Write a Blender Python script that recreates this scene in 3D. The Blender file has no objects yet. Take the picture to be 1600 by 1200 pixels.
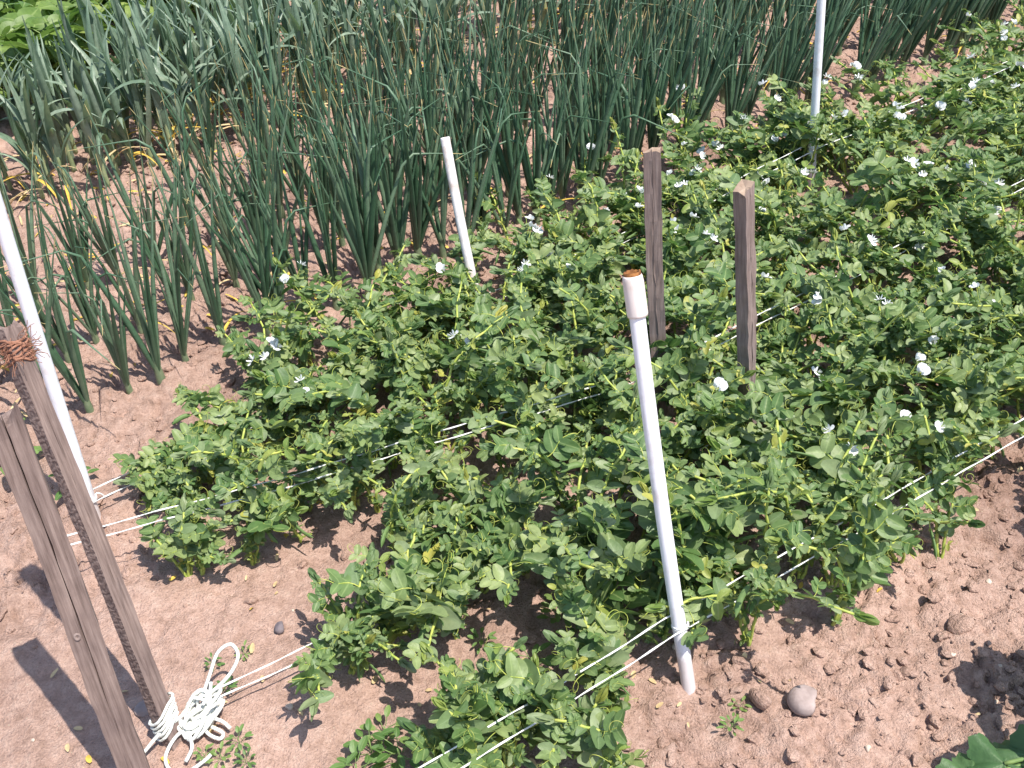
import bpy, bmesh, math, random
import numpy as np
from mathutils import Vector, Matrix
R = math.radians
random.seed(7)
scene = bpy.context.scene

# ------------------------------------------------------------------ camera
cam_d = bpy.data.cameras.new('camera')
cam = bpy.data.objects.new('camera', cam_d)
scene.collection.objects.link(cam)
scene.camera = cam
H = 1.6
PITCH, ROLL = R(37.26), R(4.256)
cam_d.sensor_width = 36.0
cam_d.lens = 36.9
cam_d.clip_start = 0.05
cam_d.clip_end = 400
fw = Vector((0, math.cos(PITCH), -math.sin(PITCH)))
r0 = Vector((1, 0, 0))
u0 = r0.cross(fw)
ex = r0 * math.cos(ROLL) - u0 * math.sin(ROLL)
ey = -r0 * math.sin(ROLL) - u0 * math.cos(ROLL)
cm = Matrix((ex, -ey, -fw)).transposed().to_4x4()
cm.translation = (0, 0, H)
cam.matrix_world = cm
scene.render.resolution_x = 1024
scene.render.resolution_y = 768

# ------------------------------------------------------------------ world and sun
SUN_EL = R(66)
SUN_DIR = Vector((.84 * math.cos(SUN_EL), -.5426 * math.cos(SUN_EL), math.sin(SUN_EL))).normalized()
w = bpy.data.worlds.new('World')
scene.world = w
w.use_nodes = True
wn = w.node_tree.nodes
bgn = wn['Background']
sky = wn.new('ShaderNodeTexSky')
sky.sky_type = 'NISHITA'
sky.sun_disc = False
sky.sun_elevation = SUN_EL
sky.sun_rotation = math.atan2(SUN_DIR.x, SUN_DIR.y)
w.node_tree.links.new(sky.outputs[0], bgn.inputs[0])
bgn.inputs[1].default_value = 0.15
sd = bpy.data.lights.new('sun', 'SUN')
sd.energy = 4.8
sd.angle = R(0.53)
sd.color = (1.0, .94, .86)
so = bpy.data.objects.new('sun', sd)
scene.collection.objects.link(so)
so.rotation_euler = SUN_DIR.to_track_quat('Z', 'Y').to_euler()
so.location = (3, -2, 6)
scene.view_settings.view_transform = 'Standard'
scene.view_settings.look = 'None'
scene.view_settings.exposure = 0.66
scene.view_settings.gamma = 1.0

# ------------------------------------------------------------------ row frame: (u along the rows, n across them)
RA = R(33)
CU, SU = math.cos(RA), math.sin(RA)
def un(u, n): return (u * CU - n * SU, u * SU + n * CU)
def to_un(x, y): return (x * CU + y * SU, -x * SU + y * CU)
COL = scene.collection

def in_view(x, y, z0=0.0, z1=0.4, m=0.2):
    for z in (z0, z1):
        q = Vector((x, y, z)) - Vector((0, 0, H))
        d = q.dot(fw)
        if d < .3: continue
        px, py = .5 + 1640 * q.dot(ex) / d / 1600, .5 + 1640 * q.dot(ey) / d / 1200
        if -m < px < 1 + m and -m < py < 1 + m: return True
    return False

# ------------------------------------------------------------------ numpy noise
def _h(ix, iy, s):
    a = (ix.astype(np.int64) * 374761393 + iy.astype(np.int64) * 668265263 + s * 1442695041) & 0x7fffffff
    a = ((a ^ (a >> 13)) * 1274126177) & 0x7fffffff
    a = ((a ^ (a >> 15)) * 1103515245) & 0x7fffffff
    return ((a ^ (a >> 16)) & 0xffff) / 65535.0
def vnoise(x, y, s=0):
    ix, iy = np.floor(x), np.floor(y)
    fx, fy = x - ix, y - iy
    fx = fx * fx * (3 - 2 * fx); fy = fy * fy * (3 - 2 * fy)
    a, b = _h(ix, iy, s), _h(ix + 1, iy, s)
    c, d = _h(ix, iy + 1, s), _h(ix + 1, iy + 1, s)
    return (a * (1 - fx) + b * fx) * (1 - fy) + (c * (1 - fx) + d * fx) * fy - .5
def fbm(x, y, s=0, o=4):
    r = 0; a = 1.0
    for k in range(o):
        r = r + a * vnoise(x, y, s + k); x = x * 2.03 + 7; y = y * 2.03 + 3; a *= .5
    return r
def worley(x, y, s=0):
    ix, iy = np.floor(x), np.floor(y)
    f1 = np.full(x.shape, 9.0); f2 = np.full(x.shape, 9.0); cid = np.zeros(x.shape); tl = np.zeros(x.shape)
    for dx in (-1, 0, 1):
        for dy in (-1, 0, 1):
            cx, cy = ix + dx, iy + dy
            px = cx + .1 + .8 * _h(cx, cy, s); py = cy + .1 + .8 * _h(cx, cy, s + 11)
            d = np.hypot(px - x, py - y)
            v = _h(cx, cy, s + 23)
            near = d < f1
            f2 = np.where(near, f1, np.minimum(f2, d))
            cid = np.where(near, v, cid)
            tl = np.where(near, (x - px) * (_h(cx, cy, s + 31) - .5) + (y - py) * (_h(cx, cy, s + 37) - .5), tl)
            f1 = np.where(near, d, f1)
    return f1, f2, cid, tl
def sstep(a, b, x):
    t = np.clip((x - a) / (b - a), 0, 1); return t * t * (3 - 2 * t)

PEA_ROWS = (0.87, 1.24, 1.66, 1.93)
def rough(u, n):
    r = np.ones_like(u) * .9
    calm = sstep(.95, .35, u) * sstep(1.85, 1.6, n)          # trodden soil near the boards
    r = r * (1 - .72 * calm)
    r = r * (1 + .30 * sstep(.95, .75, n) * sstep(.55, .95, u) + .35 * sstep(1.9, 2.3, n))
    r = r * (.75 + .6 * np.clip(vnoise(u * 2.3, n * 2.3, 91) + .3, 0, 1))
    return r
def ground_h(u, n, fine=True):
    u = np.asarray(u, float); n = np.asarray(n, float)
    r = rough(u, n)
    h = .022 * fbm(u * 1.7, n * 1.7, 3, 3)
    for rn in PEA_ROWS:
        h = h + .012 * np.exp(-((n - rn) / .10) ** 2)
    wx = u + .030 * fbm(u * 22, n * 22, 41, 3); wy = n + .030 * fbm(u * 22, n * 22, 45, 3)
    f1, f2, c, tl = worley(wx * 13, wy * 13, 5)
    h = h + r * (.012 * (c - .5) + .030 * tl + .016 * np.clip((f2 - f1) * 2.4, 0, .4) - .006)
    if fine:
        m2 = np.clip(.45 + 1.5 * vnoise(u * 6, n * 6, 61), .1, 1.1)
        f1, f2, c, tl = worley(wx * 36 + 3, wy * 36 + 9, 15)
        h = h + r * m2 * (.009 * (c - .5) + .022 * tl + .009 * np.clip((f2 - f1) * 2.4, 0, .4) - .003)
        h = h + (.40 + r) * .0058 * fbm(u * 55, n * 55, 31, 3)
    far = sstep(9, 14, np.hypot(u - 1.5, n - 2.5))
    return h * (1 - far)
def gz(x, y):
    u, n = to_un(x, y)
    return float(ground_h(np.array([u]), np.array([n]))[0])

# ------------------------------------------------------------------ materials
def mat(name):
    m = bpy.data.materials.new(name); m.use_nodes = True
    nt = m.node_tree; return m, nt, nt.nodes['Principled BSDF']
def nd(nt, t, **k):
    n = nt.nodes.new(t)
    for a, v in k.items(): setattr(n, a, v)
    return n
def ramp(nt, stops, fac=None):
    r = nd(nt, 'ShaderNodeValToRGB')
    e = r.color_ramp.elements
    while len(e) < len(stops): e.new(.5)
    for k, (p, c) in enumerate(stops):
        e[k].position = p; e[k].color = (*c, 1)
    if fac is not None: nt.links.new(fac, r.inputs[0])
    return r
def noise(nt, scale, detail=3, vec=None, rough_=.55):
    n = nd(nt, 'ShaderNodeTexNoise'); n.inputs['Scale'].default_value = scale
    n.inputs['Detail'].default_value = detail; n.inputs['Roughness'].default_value = rough_
    if vec is not None: nt.links.new(vec, n.inputs['Vector'])
    return n
def mixc(nt, a, b, fac, blend='MIX'):
    m = nd(nt, 'ShaderNodeMix', data_type='RGBA', blend_type=blend)
    for sock, v in ((m.inputs[6], a), (m.inputs[7], b), (m.inputs[0], fac)):
        if hasattr(v, 'is_output') or hasattr(v, 'links'): nt.links.new(v, sock)
        elif isinstance(v, tuple): sock.default_value = (*v, 1)
        else: sock.default_value = v
    return m.outputs[2]

def soil_mat(name, base, dark, light):
    m, nt, p = mat(name)
    tc = nd(nt, 'ShaderNodeTexCoord').outputs['Object']
    a = noise(nt, 2.2, 4, tc); b = noise(nt, 38, 5, tc, .7); c = noise(nt, 230, 3, tc, .7)
    r1 = ramp(nt, [(.30, dark), (.5, base), (.72, light)], b.outputs[0])
    r2 = ramp(nt, [(.32, (.70, .67, .66)), (.46, (.95, .94, .93)), (.68, (1.10, 1.09, 1.09))], a.outputs[0])
    col = mixc(nt, r1.outputs[0], r2.outputs[0], 1.0, 'MULTIPLY')
    r3 = ramp(nt, [(.28, (.72, .70, .70)), (.5, (1, 1, 1)), (.75, (1.12, 1.10, 1.08))], c.outputs[0])
    col = mixc(nt, col, r3.outputs[0], 1.0, 'MULTIPLY')
    v = nd(nt, 'ShaderNodeTexVoronoi'); v.inputs['Scale'].default_value = 95
    nt.links.new(tc, v.inputs['Vector'])
    grit = ramp(nt, [(0.0, (1, 1, 1)), (.10, (1, 1, 1)), (.16, (0, 0, 0))], v.outputs['Distance'])
    rare = ramp(nt, [(.80, (0, 0, 0)), (.86, (1, 1, 1))], nd_sep(nt, v.outputs['Color']))
    g = nd(nt, 'ShaderNodeMath', operation='MULTIPLY')
    nt.links.new(grit.outputs[0], g.inputs[0]); nt.links.new(rare.outputs[0], g.inputs[1])
    col = mixc(nt, col, (.50, .40, .30), g.outputs[0])
    nt.links.new(col, p.inputs['Base Color'])
    p.inputs['Roughness'].default_value = .95
    p.inputs['Specular IOR Level'].default_value = .15
    bm = nd(nt, 'ShaderNodeBump'); bm.inputs['Strength'].default_value = .9; bm.inputs['Distance'].default_value = .009
    add = nd(nt, 'ShaderNodeMath', operation='ADD')
    d2 = noise(nt, 120, 4, tc, .65)
    nt.links.new(d2.outputs[0], add.inputs[0]); nt.links.new(c.outputs[0], add.inputs[1])
    nt.links.new(add.outputs[0], bm.inputs['Height'])
    nt.links.new(bm.outputs[0], p.inputs['Normal'])
    return m
def nd_sep(nt, col):
    s = nd(nt, 'ShaderNodeSeparateColor'); nt.links.new(col, s.inputs[0]); return s.outputs[0]

def leaf_mat(name, dark, mid, light, rib=(.20, .28, .12), trans=.28, rough_=.5, ribw=.035, spec=.45, ribmix=.6, tip=False):
    """procedural leaf: hue from the object's random number, mottling, pale midrib from the leaf's own UV"""
    m, nt, p = mat(name)
    oi = nd(nt, 'ShaderNodeObjectInfo'); tc = nd(nt, 'ShaderNodeTexCoord')
    r = ramp(nt, [(0, dark), (.5, mid), (1, light)], oi.outputs['Random'])
    n = noise(nt, 45, 3, tc.outputs['Object'])
    nr = ramp(nt, [(.3, (.78, .80, .80)), (.7, (1.18, 1.16, 1.14))], n.outputs[0])
    col = mixc(nt, r.outputs[0], nr.outputs[0], 1.0, 'MULTIPLY')
    uv = nd(nt, 'ShaderNodeSeparateXYZ'); nt.links.new(tc.outputs['UV'], uv.inputs[0])
    s = nd(nt, 'ShaderNodeMath', operation='SUBTRACT'); nt.links.new(uv.outputs[0], s.inputs[0]); s.inputs[1].default_value = .5
    a = nd(nt, 'ShaderNodeMath', operation='ABSOLUTE'); nt.links.new(s.outputs[0], a.inputs[0])
    rb = ramp(nt, [(0, (ribmix,) * 3), (ribw, (ribmix * .7,) * 3), (ribw * 2.2, (0, 0, 0))], a.outputs[0])
    col = mixc(nt, col, rib, rb.outputs[0])
    if tip:
        tn = nd(nt, 'ShaderNodeMath', operation='MULTIPLY_ADD'); nt.links.new(oi.outputs['Random'], tn.inputs[0]); tn.inputs[1].default_value = .07; nt.links.new(uv.outputs[1], tn.inputs[2])
        tr_ = ramp(nt, [(.97, (0, 0, 0)), (1.0, (1, 1, 1))], tn.outputs[0])
        col = mixc(nt, col, (.50, .40, .18), tr_.outputs[0])
    nt.links.new(col, p.inputs['Base Color'])
    p.inputs['Roughness'].default_value = rough_
    p.inputs['Specular IOR Level'].default_value = spec
    tr = nd(nt, 'ShaderNodeBsdfTranslucent')
    tcol = mixc(nt, col, (.30, .62, .10), .35)
    nt.links.new(tcol, tr.inputs[0])
    mx = nd(nt, 'ShaderNodeMixShader'); mx.inputs[0].default_value = trans
    nt.links.new(p.outputs[0], mx.inputs[1]); nt.links.new(tr.outputs[0], mx.inputs[2])
    nt.links.new(mx.outputs[0], nt.nodes['Material Output'].inputs[0])
    bm = nd(nt, 'ShaderNodeBump'); bm.inputs['Strength'].default_value = .35; bm.inputs['Distance'].default_value = .002
    n2 = noise(nt, 160, 2, tc.outputs['Object'])
    nt.links.new(n2.outputs[0], bm.inputs['Height']); nt.links.new(bm.outputs[0], p.inputs['Normal'])
    return m
def plain_mat(name, c1, c2, scale=30, rough_=.6, spec=.3, bump=.2, trans=0, stretch=None, dist=.002):
    m, nt, p = mat(name)
    tc = nd(nt, 'ShaderNodeTexCoord').outputs['Object']
    if stretch:
        mp = nd(nt, 'ShaderNodeMapping'); mp.inputs['Scale'].default_value = stretch
        nt.links.new(tc, mp.inputs[0]); tc = mp.outputs[0]
    n = noise(nt, scale, 4, tc, .62)
    r = ramp(nt, [(.32, c1), (.68, c2)], n.outputs[0])
    nt.links.new(r.outputs[0], p.inputs['Base Color'])
    p.inputs['Roughness'].default_value = rough_; p.inputs['Specular IOR Level'].default_value = spec
    if bump:
        b = nd(nt, 'ShaderNodeBump'); b.inputs['Strength'].default_value = bump; b.inputs['Distance'].default_value = dist
        nt.links.new(n.outputs[0], b.inputs['Height']); nt.links.new(b.outputs[0], p.inputs['Normal'])
    if trans:
        tr = nd(nt, 'ShaderNodeBsdfTranslucent'); nt.links.new(r.outputs[0], tr.inputs[0])
        mx = nd(nt, 'ShaderNodeMixShader'); mx.inputs[0].default_value = trans
        nt.links.new(p.outputs[0], mx.inputs[1]); nt.links.new(tr.outputs[0], mx.inputs[2])
        nt.links.new(mx.outputs[0], nt.nodes['Material Output'].inputs[0])
    return m
def wood_mat(name, c1, c2, c3, saw=False):
    m, nt, p = mat(name)
    tc = nd(nt, 'ShaderNodeTexCoord').outputs['Object']
    mp = nd(nt, 'ShaderNodeMapping'); mp.inputs['Scale'].default_value = (1, 1, .045)
    nt.links.new(tc, mp.inputs[0])
    g = noise(nt, 210, 5, mp.outputs[0], .65)
    big = noise(nt, 9, 3, tc)
    r = ramp(nt, [(.28, c1), (.5, c2), (.74, c3)], g.outputs[0])
    rb = ramp(nt, [(.3, (.74, .72, .74)), (.7, (1.2, 1.18, 1.16))], big.outputs[0])
    col = mixc(nt, r.outputs[0], rb.outputs[0], 1.0, 'MULTIPLY')
    height = g.outputs[0]
    if saw:
        wv = nd(nt, 'ShaderNodeTexWave', wave_type='BANDS', bands_direction='Z')
        mp2 = nd(nt, 'ShaderNodeMapping'); mp2.inputs['Rotation'].default_value = (R(18), R(14), 0)
        nt.links.new(tc, mp2.inputs[0]); nt.links.new(mp2.outputs[0], wv.inputs[0])
        wv.inputs['Scale'].default_value = 27; wv.inputs['Distortion'].default_value = 7
        wv.inputs['Detail'].default_value = 2; wv.inputs['Detail Scale'].default_value = 2.6
        rs = ramp(nt, [(.1, (.55, .52, .52)), (.6, (1.25, 1.2, 1.15))], wv.outputs[1])
        col = mixc(nt, col, rs.outputs[0], .5, 'MULTIPLY')
        height = wv.outputs[1]
    nt.links.new(col, p.inputs['Base Color'])
    p.inputs['Roughness'].default_value = .85; p.inputs['Specular IOR Level'].default_value = .2
    b = nd(nt, 'ShaderNodeBump'); b.inputs['Strength'].default_value = .6; b.inputs['Distance'].default_value = .002
    nt.links.new(height, b.inputs['Height']); nt.links.new(b.outputs[0], p.inputs['Normal'])
    return m
def pvc_mat(name, c, dirt, thr=.6):
    m, nt, p = mat(name)
    tc = nd(nt, 'ShaderNodeTexCoord').outputs['Object']
    n = noise(nt, 22, 5, tc, .7)
    sc = nd(nt, 'ShaderNodeMapping'); sc.inputs['Scale'].default_value = (1, 1, .12)
    nt.links.new(tc, sc.inputs[0])
    n2 = noise(nt, 160, 3, sc.outputs[0], .6)
    r = ramp(nt, [(thr - .12, (0, 0, 0)), (thr + .12, (.75,) * 3)], n.outputs[0])
    r2 = ramp(nt, [(.35, tuple(v * .88 for v in c)), (.6, c)], n2.outputs[0])
    col = mixc(nt, r2.outputs[0], dirt, r.outputs[0])
    sx = nd(nt, 'ShaderNodeSeparateXYZ'); nt.links.new(tc, sx.inputs[0])
    ad = nd(nt, 'ShaderNodeMath', operation='MULTIPLY_ADD'); nt.links.new(n.outputs[0], ad.inputs[0]); ad.inputs[1].default_value = -.13; nt.links.new(sx.outputs[2], ad.inputs[2])
    mud = ramp(nt, [(0, (.45,) * 3), (.025, (0, 0, 0))], ad.outputs[0])
    col = mixc(nt, col, (.36, .25, .20), mud.outputs[0])
    nt.links.new(col, p.inputs['Base Color'])
    p.inputs['Roughness'].default_value = .42
    return m

M = {}
M['soil'] = soil_mat('dry_soil', (.460, .312, .252), (.330, .218, .170), (.555, .402, .332))
M['clod'] = soil_mat('clod_soil', (.450, .304, .244), (.320, .210, .162), (.545, .392, .322))
M['pea'] = leaf_mat('pea_leaf', (.075, .145, .042), (.138, .212, .072), (.255, .310, .125), rib=(.28, .37, .14))
M['stip'] = leaf_mat('pea_stipule', (.085, .155, .055), (.155, .225, .095), (.260, .315, .165), rib=(.22, .31, .15), ribw=.02)
M['pea_old'] = leaf_mat('pea_leaf_old', (.15, .23, .05), (.24, .30, .07), (.40, .38, .08), rib=(.34, .36, .14))
M['pea_stem'] = plain_mat('pea_stem', (.26, .36, .06), (.50, .52, .13), 60, .5, .3, .1, .12)
M['pod'] = plain_mat('pea_pod', (.095, .175, .050), (.160, .240, .085), 40, .55, .3, .25, .15)
M['petal'] = plain_mat('white_petal', (.74, .76, .76), (.86, .87, .85), 60, .6, .2, .1, .2)
M['onion'] = leaf_mat('onion_leaf', (.046, .104, .054), (.078, .148, .084), (.150, .220, .140), rib=(.07, .14, .09), trans=.12, rough_=.45, ribmix=0, tip=True)
M['onion_neck'] = plain_mat('onion_neck', (.10, .17, .09), (.24, .28, .17), 30, .4, .4, .1, .1)
M['dry'] = plain_mat('yellow_leaf', (.46, .31, .05), (.78, .56, .12), 35, .7, .2, .3, .2)
M['straw'] = plain_mat('straw_leaf', (.42, .30, .15), (.66, .52, .30), 35, .8, .2, .3, .15)
M['garlic'] = leaf_mat('garlic_leaf', (.105, .165, .110), (.170, .235, .165), (.245, .310, .230), rib=(.17, .25, .16), trans=.2, rough_=.42)
M['garlic_stem'] = plain_mat('garlic_stem', (.18, .24, .12), (.32, .36, .20), 40, .5, .3, .1)
M['bean'] = leaf_mat('bean_leaf', (.085, .16, .028), (.155, .23, .045), (.27, .34, .085), rib=(.28, .36, .12))
M['weed'] = leaf_mat('weed_leaf', (.07, .15, .035), (.12, .21, .055), (.20, .28, .08), rib=(.22, .30, .12))
M['gourd'] = leaf_mat('gourd_leaf', (.05, .12, .04), (.065, .14, .05), (.085, .16, .06), rib=(.20, .28, .14), ribw=.012)
M['stem_green'] = plain_mat('green_stalk', (.12, .20, .06), (.22, .30, .10), 40, .55, .3, .15)
M['wood'] = wood_mat('weathered_wood', (.105, .076, .066), (.185, .138, .122), (.27, .21, .185))
M['wood_saw'] = wood_mat('sawn_wood', (.12, .085, .078), (.19, .145, .13), (.28, .22, .20), saw=True)
M['wood_brown'] = wood_mat('brown_wood', (.150, .112, .098), (.225, .175, .158), (.31, .25, .23))
M['wood_end'] = plain_mat('wood_end_grain', (.26, .185, .135), (.40, .30, .225), 60, .9, .1, .4)
M['pvc'] = pvc_mat('white_plastic', (.80, .80, .84), (.56, .50, .47), .62)
M['pvc_old'] = pvc_mat('stained_plastic', (.76, .72, .70), (.40, .28, .22), .58)
M['pvc_coll'] = pvc_mat('collar_plastic', (.74, .66, .62), (.52, .42, .36), .60)
M['rust'] = plain_mat('rusty_rim', (.09, .035, .015), (.34, .15, .05), 60, .9, .2, .5)
M['string'] = plain_mat('white_string', (.68, .68, .66), (.84, .84, .82), 300, .8, .15, .4)
M['rope'] = plain_mat('white_cord', (.56, .58, .52), (.82, .83, .79), 220, .8, .15, .5, dist=.003)
M['twine'] = plain_mat('orange_twine', (.22, .10, .064), (.36, .19, .13), 200, .85, .1, .4)
M['stone'] = plain_mat('grey_stone', (.24, .185, .17), (.38, .31, .29), 28, .85, .25, .5, dist=.004)
M['stone_dark'] = plain_mat('dark_stone', (.12, .10, .11), (.20, .17, .18), 40, .8, .3, .4, dist=.003)
M['stone_pale'] = plain_mat('pale_stone', (.44, .34, .27), (.60, .50, .40), 40, .8, .3, .4, dist=.002)

# ------------------------------------------------------------------ object helpers
def obj(name, mesh, parent=None, mtx=None):
    o = bpy.data.objects.new(name, mesh); COL.objects.link(o)
    if parent is not None: o.parent = parent
    if mtx is not None: o.matrix_basis = mtx
    return o
def tag(o, label, cat, group=None):
    o['label'] = label; o['category'] = cat
    if group: o['group'] = group
    return o
def thing(name, label, cat, loc, rotz=0, group=None):
    o = obj(name, None); o.location = loc; o.rotation_euler = (0, 0, rotz)
    o.empty_display_size = .02
    return tag(o, label, cat, group)
def mesh_from(name, V, F, mats, uv=None, smooth=True, fm=None):
    me = bpy.data.meshes.new(name)
    me.from_pydata([tuple(v) for v in V], [], F)
    for m in (mats if isinstance(mats, (list, tuple)) else [mats]): me.materials.append(m)
    if uv is not None:
        l = me.uv_layers.new(name='uv'); vi = np.empty(len(me.loops), int)
        me.loops.foreach_get('vertex_index', vi)
        l.data.foreach_set('uv', np.asarray(uv, float)[vi].ravel())
    if smooth: me.polygons.foreach_set('use_smooth', [True] * len(me.polygons))
    if fm: me.polygons.foreach_set('material_index', fm)
    me.update(); return me
class MB:
    """collects vertices, faces, uvs and material indices for one mesh"""
    def __init__(s): s.V = []; s.F = []; s.U = []; s.M = []
    def grid(s, P, U, mi=0, closed=False):
        b = len(s.V); nr = len(P); nc = len(P[0])
        for row, ur in zip(P, U):
            s.V += row; s.U += ur
        for i in range(nr - 1):
            for j in range(nc if closed else nc - 1):
                k = (j + 1) % nc
                s.F.append((b + i * nc + j, b + i * nc + k, b + (i + 1) * nc + k, b + (i + 1) * nc + j)); s.M.append(mi)
    def tube(s, path, rad, sides=6, mi=0, cap=True, uvc=.0):
        pts = [Vector(p) for p in path]; n = len(pts)
        rad = rad if isinstance(rad, (list, tuple)) else [rad] * n
        t0 = (pts[1] - pts[0]).normalized()
        x = t0.orthogonal().normalized()
        P = []; U = []
        for i in range(n):
            t = (pts[min(i + 1, n - 1)] - pts[max(i - 1, 0)])
            t = t.normalized() if t.length > 1e-9 else t0
            x = (x - t * x.dot(t))
            x = x.normalized() if x.length > 1e-6 else t.orthogonal().normalized()
            y = t.cross(x)
            P.append([pts[i] + (x * math.cos(2 * math.pi * k / sides) + y * math.sin(2 * math.pi * k / sides)) * rad[i] for k in range(sides)])
            U.append([(uvc, i / (n - 1))] * sides)
        b = len(s.V)
        s.grid(P, U, mi, closed=True)
        if cap:
            s.F.append(tuple(b + k for k in reversed(range(sides)))); s.M.append(mi)
            e = b + (n - 1) * sides
            s.F.append(tuple(e + k for k in range(sides))); s.M.append(mi)
    def blade(s, base, d, nrm, L, W, prof, curl=.0, cup=.15, rows=6, mi=0, asym=0., fold=0., wav=0.):
        """a leaf blade along d with surface normal nrm; prof(t) is half-width 0..1"""
        d = d.normalized(); nrm = (nrm - d * nrm.dot(d)).normalized(); side = d.cross(nrm)
        P = []; U = []
        p = Vector(base); dd = d.copy(); nn = nrm.copy()
        for i in range(rows):
            t = i / (rows - 1); hw = W * .5 * prof(t)
            row = []
            for k, sx in enumerate((-1, -.5, 0, .5, 1)):
                hwk = hw * (1 + asym * sx)
                z = cup * abs(sx) * hw * (1 if fold == 0 else 1 + fold) + wav * math.sin(7 * t + sx * 3) * hw
                row.append(p + side * (sx * hwk) + nn * z)
            P.append(row); U.append([(0, t), (.25, t), (.5, t), (.75, t), (1, t)])
            a = curl / (rows - 1)
            q = Matrix.Rotation(-a, 3, side)
            dd = q @ dd; nn = q @ nn
            p = p + dd * (L / (rows - 1))
        s.grid(P, U, mi)
    def mesh(s, name, mats, smooth=True): return mesh_from(name, s.V, s.F, mats, s.U, smooth, s.M)

def basis(d, up):
    y = d.normalized(); z = (up - y * up.dot(y))
    z = z.normalized() if z.length > 1e-4 else y.orthogonal().normalized()
    x = y.cross(z)
    return Matrix((x, y, z)).transposed().to_4x4()
def place(p, d, up, s):
    m = basis(d, up) @ Matrix.Diagonal((s, s, s, 1)); m.translation = p; return m
def rv(a=1.0): return Vector((random.uniform(-a, a), random.uniform(-a, a), random.uniform(-a, a)))
U_ = random.uniform

# ------------------------------------------------------------------ ground sheet
def axis(segs, far):
    a = []
    for (x0, x1, st) in segs:
        a += list(np.arange(x0, x1 - 1e-6, st))
    a.append(segs[-1][1])
    lo, hi = [], []
    x, st = a[0], segs[0][2] * 2
    while x > -far: x -= st; st *= 1.35; lo.append(x)
    x, st = a[-1], segs[-1][2] * 2
    while x < far: x += st; st *= 1.35; hi.append(x)
    return np.array(lo[::-1] + a + hi)
ua = axis([(-.45, 2.0, .0075), (2.0, 4.9, .014)], 60)
na = axis([(.22, 1.75, .0075), (1.75, 3.4, .013), (3.4, 6.8, .024)], 60)
UU, NN = np.meshgrid(ua, na, indexing='ij')
ZZ = ground_h(UU, NN)
XX = UU * CU - NN * SU; YY = UU * SU + NN * CU
co = np.stack([XX, YY, ZZ], -1).reshape(-1, 3)
nu, nn_ = len(ua), len(na)
idx = np.arange(nu * nn_).reshape(nu, nn_)
q = np.stack([idx[:-1, :-1], idx[1:, :-1], idx[1:, 1:], idx[:-1, 1:]], -1).reshape(-1, 4)
me = bpy.data.meshes.new('ground')
me.vertices.add(len(co)); me.vertices.foreach_set('co', co.ravel())
me.loops.add(q.size); me.loops.foreach_set('vertex_index', q.ravel())
me.polygons.add(len(q)); me.polygons.foreach_set('loop_start', np.arange(0, q.size, 4))
me.polygons.foreach_set('use_smooth', np.ones(len(q), bool))
me.update(calc_edges=True); me.validate()
me.materials.append(M['soil'])
g = obj('ground', me); g['kind'] = 'structure'
print('ground verts', len(co))

# ------------------------------------------------------------------ soil clods (crumbs of earth nobody could count)
def lumps(k, sub=2, sq=.75, amp=.28):
    out = []
    for i in range(k):
        bm = bmesh.new(); bmesh.ops.create_icosphere(bm, subdivisions=sub, radius=1)
        rr = random.Random(100 + i + int(amp * 100)); ph = [Vector((rr.uniform(-1, 1), rr.uniform(-1, 1), rr.uniform(-1, 1))).normalized() for _ in range(9)]
        for v in bm.verts:
            c = v.co.copy(); k_ = 1.0
            for a in ph:                                   # planar facets
                dd = c.dot(a) - .62
                if dd > 0: k_ -= dd * .75
            v.co = Vector((c.x, c.y, c.z * sq)) * k_ * (1 + amp * rr.uniform(-.5, .5))
        bm.faces.ensure_lookup_table()
        out.append((np.array([v.co[:] for v in bm.verts]), [tuple(v.index for v in f.verts) for f in bm.faces])); bm.free()
    return out
LUMP = lumps(8)
rng = np.random.default_rng(5)
cv = []; cf = []; off = 0
cand_u = rng.uniform(-.4, 4.8, 32000); cand_n = .25 + 3.7 * rng.uniform(0, 1, 32000) ** 1.35
rgh = rough(cand_u, cand_n)
zz = ground_h(cand_u, cand_n)
patch = vnoise(cand_u * 3.1, cand_n * 3.1, 77) + .5
cnt = 0
for a, b, r_, z_, pt in zip(cand_u, cand_n, rgh, zz, patch):
    x, y = un(a, b)
    if rng.uniform() > (.26 * r_ + .70 * r_ * pt - .10) * (1.5 if b < .85 else .85) or not in_view(x, y, 0, .02, .08): continue
    s = .0028 + .0125 * rng.uniform() ** 3.0
    if rng.uniform() < .02 and r_ > .6: s = rng.uniform(.012, .020)
    V, F = LUMP[rng.integers(8)]
    an = rng.uniform(0, 6.28); ca, sa = math.cos(an), math.sin(an)
    sc = s * rng.uniform(.75, 1.3, 3)
    W = V * sc
    W = np.stack([W[:, 0] * ca - W[:, 1] * sa + x, W[:, 0] * sa + W[:, 1] * ca + y, W[:, 2] + z_ + s * .18], -1)
    cv.append(W); cf += [tuple(i + off for i in f) for f in F]; off += len(V); cnt += 1
me = mesh_from('soil_clods', np.concatenate(cv), cf, M['clod'], smooth=False)
o = obj('soil_clods', me); o['kind'] = 'stuff'
o['label'] = 'small pinkish brown crumbs of dry earth strewn over the beds'; o['category'] = 'soil crumbs'
print('clods', cnt)

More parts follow.
